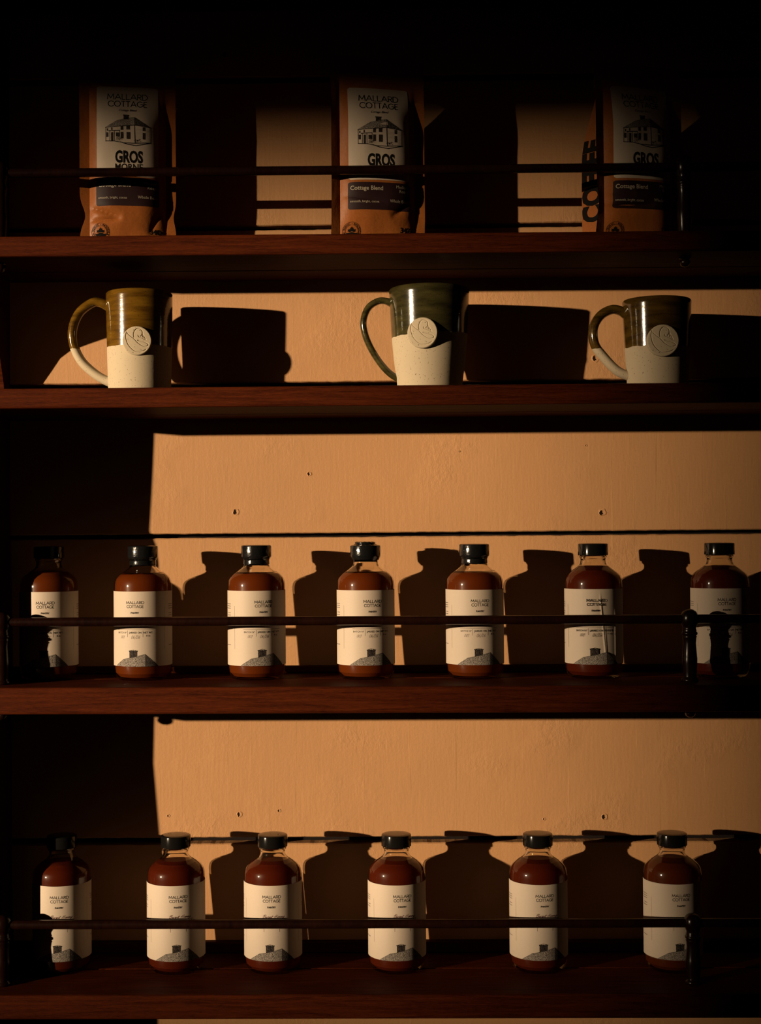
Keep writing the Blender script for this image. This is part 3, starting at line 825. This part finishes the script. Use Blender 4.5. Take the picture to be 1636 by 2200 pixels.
def make_mug(x, y, prof, H, zline, tilt, ga, gb, hpath, hr, hflat, med, label, handle_glaze_all=False, hrot=0.0, depth=.00075):
    root = empty('mug', (x, y, on_shelf(Z2, x))); tag(root, label, 'mug', 'stoneware mugs on the second shelf')
    mat = make_stoneware('dipped_stoneware', ga, gb, zline, tilt)
    P_ = [(0, .0)] + prof
    rt, zt = prof[-1]
    P_ += [(rt - .0012, zt + .0014), (rt - .0030, zt + .0006), (rt - .0040, zt - .004), (prof[1][0] - .006, .008), (0, .006)]
    P2 = []
    for (r0, z0), (r1, z1) in zip(P_[:-1], P_[1:]):
        n = max(1, int(math.hypot(r1 - r0, z1 - z0) / .004))
        P2 += [(r0 + (r1 - r0) * i / n, z0 + (z1 - z0) * i / n) for i in range(n)]
    P2.append(P_[-1])
    V, F = lathe(P2, 96)
    V = [(a * (1 + .0035 * noise.noise(Vector((0, 0, c * 130)))), b * (1 + .0035 * noise.noise(Vector((0, 0, c * 130)))), c) for a, b, c in V]
    mesh_obj('cup', V, F, mat, root, smooth=True, sharp=50)
    pts = smooth_profile([(a / 1000, 0, b / 1000) for a, b in hpath], 6)
    n = len(pts)
    rad = [hr * (1.25 - .25 * min(1, i / 6.0)) * (1 + .25 * max(0, (i - n + 7) / 7)) for i in range(n)]
    V, F = tube(pts, rad, 20, hflat)
    hm = make_stoneware('glazed_handle', tuple(.7 * c for c in ga), tuple(1.1 * c for c in gb), -1.0 if handle_glaze_all else zline, 0.0)
    h = mesh_obj('handle', V, F, hm, root, smooth=True, sharp=60); h.rotation_euler = (0, 0, hrot)
    mx, mz, mr, mdepth = med
    clay = make_stoneware('stamped_clay', ga, gb, 9.0)
    m = child('medallion', medallion_mesh(mr, clay, depth), root); m['label'] = 'round clay stamp with a line-drawn duck'
    az = math.asin(max(-1, min(1, mx / (mdepth + .002)))); m.location = (mdepth * math.sin(az), -mdepth * math.cos(az), mz); m.rotation_euler = (0, 0, az)
    return root
make_mug(-.2777, -.0696, [(.0312, .0), (.0328, .0015), (.0334, .010), (.0343, .045), (.0351, .085), (.0353, .1080)], .109, .0503, .0,
         (.045, .020, .002), (.110, .054, .005),
         [(-31.0, 95), (-42, 99.8), (-51.0, 99.4), (-64.2, 89.3), (-71.4, 72.9), (-70.9, 55.4), (-62.9, 37.8), (-50.4, 25.2), (-37, 16.5), (-25, 13)], .0050, 1.35,
         (.0042, .0536, .0153, .0372), 'straight stoneware mug with golden brown glaze, at the left end of the shelf')
make_mug(.0330, -.0770, [(.0328, .0), (.0342, .0015), (.0349, .010), (.0382, .035), (.0404, .060), (.0420, .092), (.0427, .1078)], .109, .0586, -.047,
         (.014, .012, .0042), (.040, .033, .0105),
         [(-38.5, 94), (-46.5, 97.4), (-55.0, 97.0), (-65.0, 90.0), (-70.1, 76.2), (-68.2, 61.3), (-61.4, 45.3), (-50.6, 28.8), (-39.0, 17.5), (-27.0, 13)], .0036, 1.5,
         (-.0087, .0573, .0160, .0436), 'widest stoneware mug with dark green glaze, at the middle of the shelf', handle_glaze_all=True, depth=.0006)
make_mug(.2760, -.0696, [(.0304, .0), (.0318, .0015), (.0324, .010), (.0343, .045), (.0360, .080), (.0364, .0948)], .096, .0450, .0,
         (.020, .0105, .002), (.063, .034, .005),
         [(-29.0, 79), (-38, 85.3), (-48.1, 87.1), (-60.2, 80.7), (-67.6, 67.4), (-66.3, 49.9), (-55.7, 34.9), (-43.5, 22.3), (-32, 16.5), (-22, 15)], .0050, 1.4,
         (-.0004, .0487, .0167, .0382), 'shorter stoneware mug with dark brown glaze, at the right end of the shelf')

# ================================================================== COFFEE BAGS
def sstep(a, b, x):
    t = max(0.0, min(1.0, (x - a) / (b - a))); return t * t * (3 - 2 * t)
class Bag:
    HW, FIN = .0405, .0510
    def __init__(s, H, seed, thick, dents): s.H, s.seed, s.thick, s.dents = H, seed, thick, dents
    def td(s, z): return s.thick * (.90 + .10 * sstep(0, .03, z)) * (1 - .10 * sstep(.75 * s.H, s.H, z))
    def tb(s, z): return s.thick * (1 - 1.80 * sstep(.50 * s.H, .98 * s.H, z)) * (.90 + .10 * sstep(0, .03, z))
    def front(s, x, z):
        u = min(1.0, abs(x) / s.HW); H = s.H
        b = .0125 * (.35 + .65 * sstep(0, .05, z)) * (1 - sstep(.60 * H, .93 * H, z)) + .0008
        y = -(s.td(z) + b * (1 - u ** 3.2))
        q = Vector((x * 22, z * 16, s.seed)); y += (1 - u ** 4) * (.0016 * noise.noise(q) + .0007 * noise.noise(q * 2.6))
        for dx, dz, ang, ln, wd, amp in s.dents:
            ca, sa = math.cos(ang), math.sin(ang); a = (x - dx) * ca + (z - dz) * sa; c = -(x - dx) * sa + (z - dz) * ca
            if 0 < a < ln:
                y += amp * (1 - (2 * a / ln - 1) ** 2) * math.exp(-abs(c) / wd)
        return y
def make_bag(x, y, rz, H, seed, thick, dents, notch, dz, label, lfold=0.0, mark=0.0):
    g = Bag(H, seed, thick, dents)
    root = empty('coffee_bag', (x, y, on_shelf(Z1, x) + .0003), rz); tag(root, label, 'coffee bag', 'kraft coffee bags on the top shelf')
    fx = frange(-g.HW, g.HW, 64); zs = frange(0, H, 130); nz = len(zs); V, F = [], []
    # front sheet: left fin, panel, right fin
    cols = [('l', 1.0), ('l', .5)] + [('p', q) for q in fx] + [('r', .5), ('r', 1.0)]
    nx = len(cols); FW = g.FIN - g.HW
    for z in zs:
        for kind, q in cols:
            if kind == 'p': V.append((q, g.front(q, z), z)); continue
            w = 1.0
            for sgn, z0, ww, am in notch:
                if (kind == 'r') == (sgn > 0): w -= am * math.exp(-((z - z0) / ww) ** 2)
            wob = .0006 * noise.noise(Vector((q * 3, z * 40, seed)))
            if kind == 'l':
                fo = lfold * (.75 + .25 * sstep(0, .4 * H, z)) * (1 - .6 * sstep(.8 * H, H, z))
                V.append((-g.HW - q * FW * w * math.cos(fo), -g.td(z) - q * FW * w * math.sin(fo) + wob * q, z))
            else: V.append((g.HW + q * FW * w, -g.td(z) + wob * q, z))
    for j in range(nz - 1):
        for i in range(nx - 1):
            a = j * nx + i; F.append((a, a + 1, a + nx + 1, a + nx))
    # back sheet
    bb = len(V); nb = len(fx)
    for z in zs:
        for q in fx: V.append((q, g.tb(z) + .25 * (-g.front(q, z) - g.td(z)), z))
    for j in range(nz - 1):
        for i in range(nb - 1):
            a = bb + j * nb + i; F.append((a + 1, a, a + nb, a + nb + 1))
    # gussets folded inwards between the front and back seams
    for sgn in (-1, 1):
        b = len(V)
        for z in zs:
            t, tb = g.td(z), g.tb(z); mid = .5 * (tb - t); hd = .5 * (t + tb); inn = g.HW - .35 * hd - .003
            for xx, yy in ((g.HW, -t), (.5 * (g.HW + inn), mid - .5 * hd), (inn, mid), (.5 * (g.HW + inn), mid + .5 * hd), (g.HW, tb)):
                V.append((sgn * xx, yy, z))
        for j in range(nz - 1):
            for k in range(4):
                a = b + j * 5 + k; q = (a, a + 1, a + 6, a + 5); F.append(q if sgn > 0 else q[::-1])
    # bottom and top closure
    for j in (0, nz - 1):
        for i in range(nb - 1):
            a, b = j * nx + i + 2, bb + j * nb + i
            F.append((a, b, b + 1, a + 1) if j == 0 else (a, a + 1, b + 1, b))
    mesh_obj('pouch', V, F, MAT['kraft'], root, smooth=True, sharp=28)
    # folded tin tie at the back of the top
    yt = g.tb(H - .019) + .0022
    V, F = rbox(-.0450, .0380, yt, yt + .0014, H - .024, H - .014, .0004)
    mesh_obj('tin_tie', V, F, MAT['tin'], root)
    lx, W2 = 0.0, .0325
    def patch(name, x0, x1, z0, z1, rc, mat, lift):
        nn, mm = 64, 72; V, F = [], []
        for j in range(mm + 1):
            z = z0 + (z1 - z0) * j / mm
            ins = 0.0
            e = min(z - z0, z1 - z)
            if e < rc: ins = rc - math.sqrt(max(0, rc * rc - (rc - e) ** 2))
            for i in range(nn + 1):
                xx = x0 + ins + (x1 - x0 - 2 * ins) * i / nn; V.append((xx, g.front(xx, z) - lift, z))
        for j in range(mm):
            for i in range(nn):
                a = j * (nn + 1) + i; F.append((a, a + 1, a + nn + 2, a + nn + 1))
        return mesh_obj(name, V, F, mat, root, smooth=True)
    zt = .1772 + dz
    wl = patch('white_label', -W2, W2, .0780 + dz, zt, .0022, MAT['paper'], .00035)
    dl = patch('dark_label', -W2 - .0008, W2 + .0008, .0470 + dz, .0755 + dz, .0025, MAT['maroonlabel'], .00035)
    onw = lambda X, Y, l=.00050: (X / 1000, g.front(X / 1000, zt - Y / 1000) - l, zt - Y / 1000)
    a = Art()
    a.caps('MALLARD', 0, 8.0, 7.0, 43.0, .85); a.caps('COTTAGE', 0, 16.3, 7.0, 41.5, .85)
    a.font('Cottage Blend', .5, 28.2, 2.3, width=19.2, bold=.006, shear=.35)
    a.font('GROS', 1.4, 84.0, 11.9, width=29.0, bold=.04)
    a.font('MORNE', 1.4, 92.5, 6.8, width=29.0, bold=.02)
    a.build('lettering', onw, [MAT['ink']], wl)
    # pen drawing of the cottage
    k = 10.95; px = lambda q: [((u - 604) / k, (v - 415) / k) for u, v in q]
    d = Art()
    d.mi = 0; tp = lerp_poly(px([(350, 925), (490, 842), (560, 822), (685, 797)])); bt = lerp_poly(px([(350, 927), (685, 893)]))
    d.poly_strip(frange((350 - 604) / k, (685 - 604) / k, 16), tp, bt)
    d.mi = 1; tp = lerp_poly(px([(685, 797), (868, 912)])); bt = lerp_poly(px([(685, 893), (868, 914)]))
    d.poly_strip(frange((685 - 604) / k, (868 - 604) / k, 10), tp, bt)
    def rect(x0, y0, x1, y1): d.face(px([(x0, y0), (x0, y1), (x1, y1), (x1, y0)]))
    d.mi = 2; rect(558, 775, 620, 826); rect(552, 768, 626, 780)
    for r in ((366, 940, 380, 968), (414, 930, 430, 960), (524, 910, 556, 956), (590, 904, 632, 950), (360, 986, 384, 1040), (414, 985, 440, 1086),
              (470, 988, 512, 1036), (524, 980, 556, 1056), (592, 978, 636, 1062), (778, 914, 808, 960), (778, 982, 808, 1058)): rect(*r)
    d.mi = 3
    for q, w in (([(350, 928), (685, 895), (868, 914)], .75), ([(354, 930), (354, 1086)], .5), ([(685, 895), (690, 1105)], .75), ([(865, 914), (865, 1092)], .6),
                 ([(352, 1086), (460, 1090), (560, 1108), (690, 1108)], .8), ([(690, 1108), (866, 1092)], .8), ([(520, 1098), (600, 1122), (700, 1136), (780, 1118), (866, 1096)], .9),
                 ([(388, 970), (512, 963)], .9), ([(400, 972), (400, 1086)], .5), ([(452, 970), (452, 1090)], .5), ([(512, 965), (512, 1040)], .4),
                 ([(350, 925), (490, 842), (560, 822), (685, 797), (868, 912)], .4), ([(685, 797), (685, 893)], .25)): d.stroke(px(q), w, 4)
    for y0 in range(945, 1090, 15):
        d.stroke(px([(700, y0), (772, y0 + 1)]), .10); d.stroke(px([(812, y0), (860, y0)]), .10)
    rnd = random.Random(3)
    for bx, by in ((505, 1066), (718, 1080)):
        for _ in range(26):
            an = rnd.uniform(0, 6.28); rr = rnd.uniform(5, 34); u, v = bx + rr * math.cos(an) * 1.15, by + rr * math.sin(an) * .75
            d.stroke(px([(u - 4, v), (u + 3, v - 4), (u + 6, v + 2)]), .22)
    d.build('cottage_drawing', onw, [MAT['stip_l'], MAT['stip_d'], MAT['stip_c'], MAT['ink']], wl)
    # dark label text
    zd = .0755 + dz; ond = lambda X, Y: (X / 1000, g.front(X / 1000, zd - Y / 1000) - .00050, zd - Y / 1000)
    a = Art()
    a.font('Cottage Blend', -31.0, 8.2, 4.3, 'l', width=34.0, bold=.012); a.font('Medium', 31.0, 5.6, 3.1, 'r', width=13.5); a.font('Roast', 31.0, 10.2, 3.1, 'r', width=10.0)
    a.font('smooth, bright, cocoa', -31.0, 21.2, 2.4, 'l', width=30.0); a.font('Whole Bean', 31.0, 20.6, 3.1, 'r', width=20.5)
    a.build('lettering', ond, [MAT['cream_ink']], dl)
    # organic mark and weight, printed on the pouch
    onb = lambda X, Y: (X / 1000, g.front(X / 1000, Y / 1000) - .00022, Y / 1000)
    a = Art(); ex, ez, er = -29.0, 10.5 + mark, 9.4
    flip = lambda u, v: (ex + u, ez + v)
    for rr, w in ((er, .32), (er - 2.9, .30)): a.stroke([flip(rr * math.cos(t), rr * math.sin(t)) for t in frange(0, 2 * math.pi, 56)], w)
    txt = 'CANADA ORGANIC • BIOLOGIQUE CANADA •'
    for i, ch in enumerate(txt):
        if ch == ' ': continue
        t = math.pi / 2 - (i - 15) * 2 * math.pi / len(txt)
        Vg, Fg = font_mesh(ch, .02); w0 = (min(v[0] for v in Vg) + max(v[0] for v in Vg)) / 2
        rr = er - 2.35; kk = 1.75 / CAPH; b0 = len(a.V)
        for vx, vy in Vg:
            lx_, ly_ = (vx - w0) * kk, vy * kk + rr
            a.V.append(flip(lx_ * math.sin(t) + ly_ * math.cos(t), -lx_ * math.cos(t) + ly_ * math.sin(t)))
        for f in Fg: a.F.append(tuple(q + b0 for q in f)); a.M.append(0)
    half = [(0, 5.0), (.9, 3.5), (1.7, 3.9), (1.5, 2.2), (2.3, 2.5), (2.6, 1.9), (4.2, 2.2), (3.6, .9), (4.5, .3), (2.4, -.6)]
    for (u0, v0), (u1, v1) in zip(half[:-1], half[1:]):
        for sg in (1, -1): a.face([flip(0, 0), flip(sg * u0, v0), flip(sg * u1, v1)])
    for u0, u1 in zip(frange(-5.9, 5.9, 12)[:-1], frange(-5.9, 5.9, 12)[1:]):
        f = lambda u: -1.1 + .5 * math.cos(u * .7)
        h_ = lambda u: -math.sqrt(max(0, 36 - u * u))
        a.face([flip(u0, f(u0)), flip(u1, f(u1)), flip(u1, h_(u1)), flip(u0, h_(u0))])
    Vb = len(a.V)
    a2 = Art(); a2.font('340g', 30.0, 0, 5.0, bold=.03)
    for vx, vy in a2.V: a.V.append((vx, 11.0 + .8 * mark - vy))
    for f in a2.F: a.F.append(tuple(q + Vb for q in f)); a.M.append(0)
    a.build('pouch_print', onb, [MAT['ink']], root)
    # big lettering running up the folded side
    a = Art(); a.font('COFFEE', 0, 0, 11.0, 'l', width=88.0, bold=.05)
    def ong(X, Y):
        z = (42 + X) / 1000 + dz; t, tb = g.td(z), g.tb(z); mid = .5 * (tb - t); hd = .5 * (t + tb); inn = g.HW - .35 * hd - .003
        f = min(.97, max(.04, .08 + (-Y) / 13.0)); xx = inn + (g.HW - inn) * f; yy = mid + hd * f
        nl = math.hypot(hd, g.HW - inn)
        return (-(xx + .0006 * hd / nl), yy - .0006 * (g.HW - inn) / nl, z)
    a.build('side_lettering', ong, [MAT['ink']], root)
    return root
make_bag(-.2934, -.0462, R_(10), .2070, 1.3, .0240, [(-.0405, .0445, -.30, .036, .0030, .0042), (-.0405, .0300, .07, .036, .0026, .0038), (.022, .016, 1.1, .026, .004, .003)],
         [(-1, .036, .013, .55), (1, .036, .010, .25)], -.0018, 'crumpled brown kraft coffee bag at the left end of the top shelf', .15, 7.5)
make_bag(-.0262, -.0607, R_(12), .2000, 5.1, .0270, [(-.040, .050, -.15, .05, .003, .0016), (.012, .028, .6, .03, .005, .0030)],
         [], -.0120, 'brown kraft coffee bag in the middle of the top shelf', .40, 2.5)
make_bag(.2470, -.0620, R_(18), .1890, 9.4, .0270, [(-.040, .036, .05, .052, .0035, .0040), (-.040, .048, .02, .03, .004, .0016)],
         [(-1, .040, .02, .3)], -.0135, 'dimly lit kraft coffee bag beside the spindle at the right of the top shelf', .28)

bpy.context.view_layer.update()
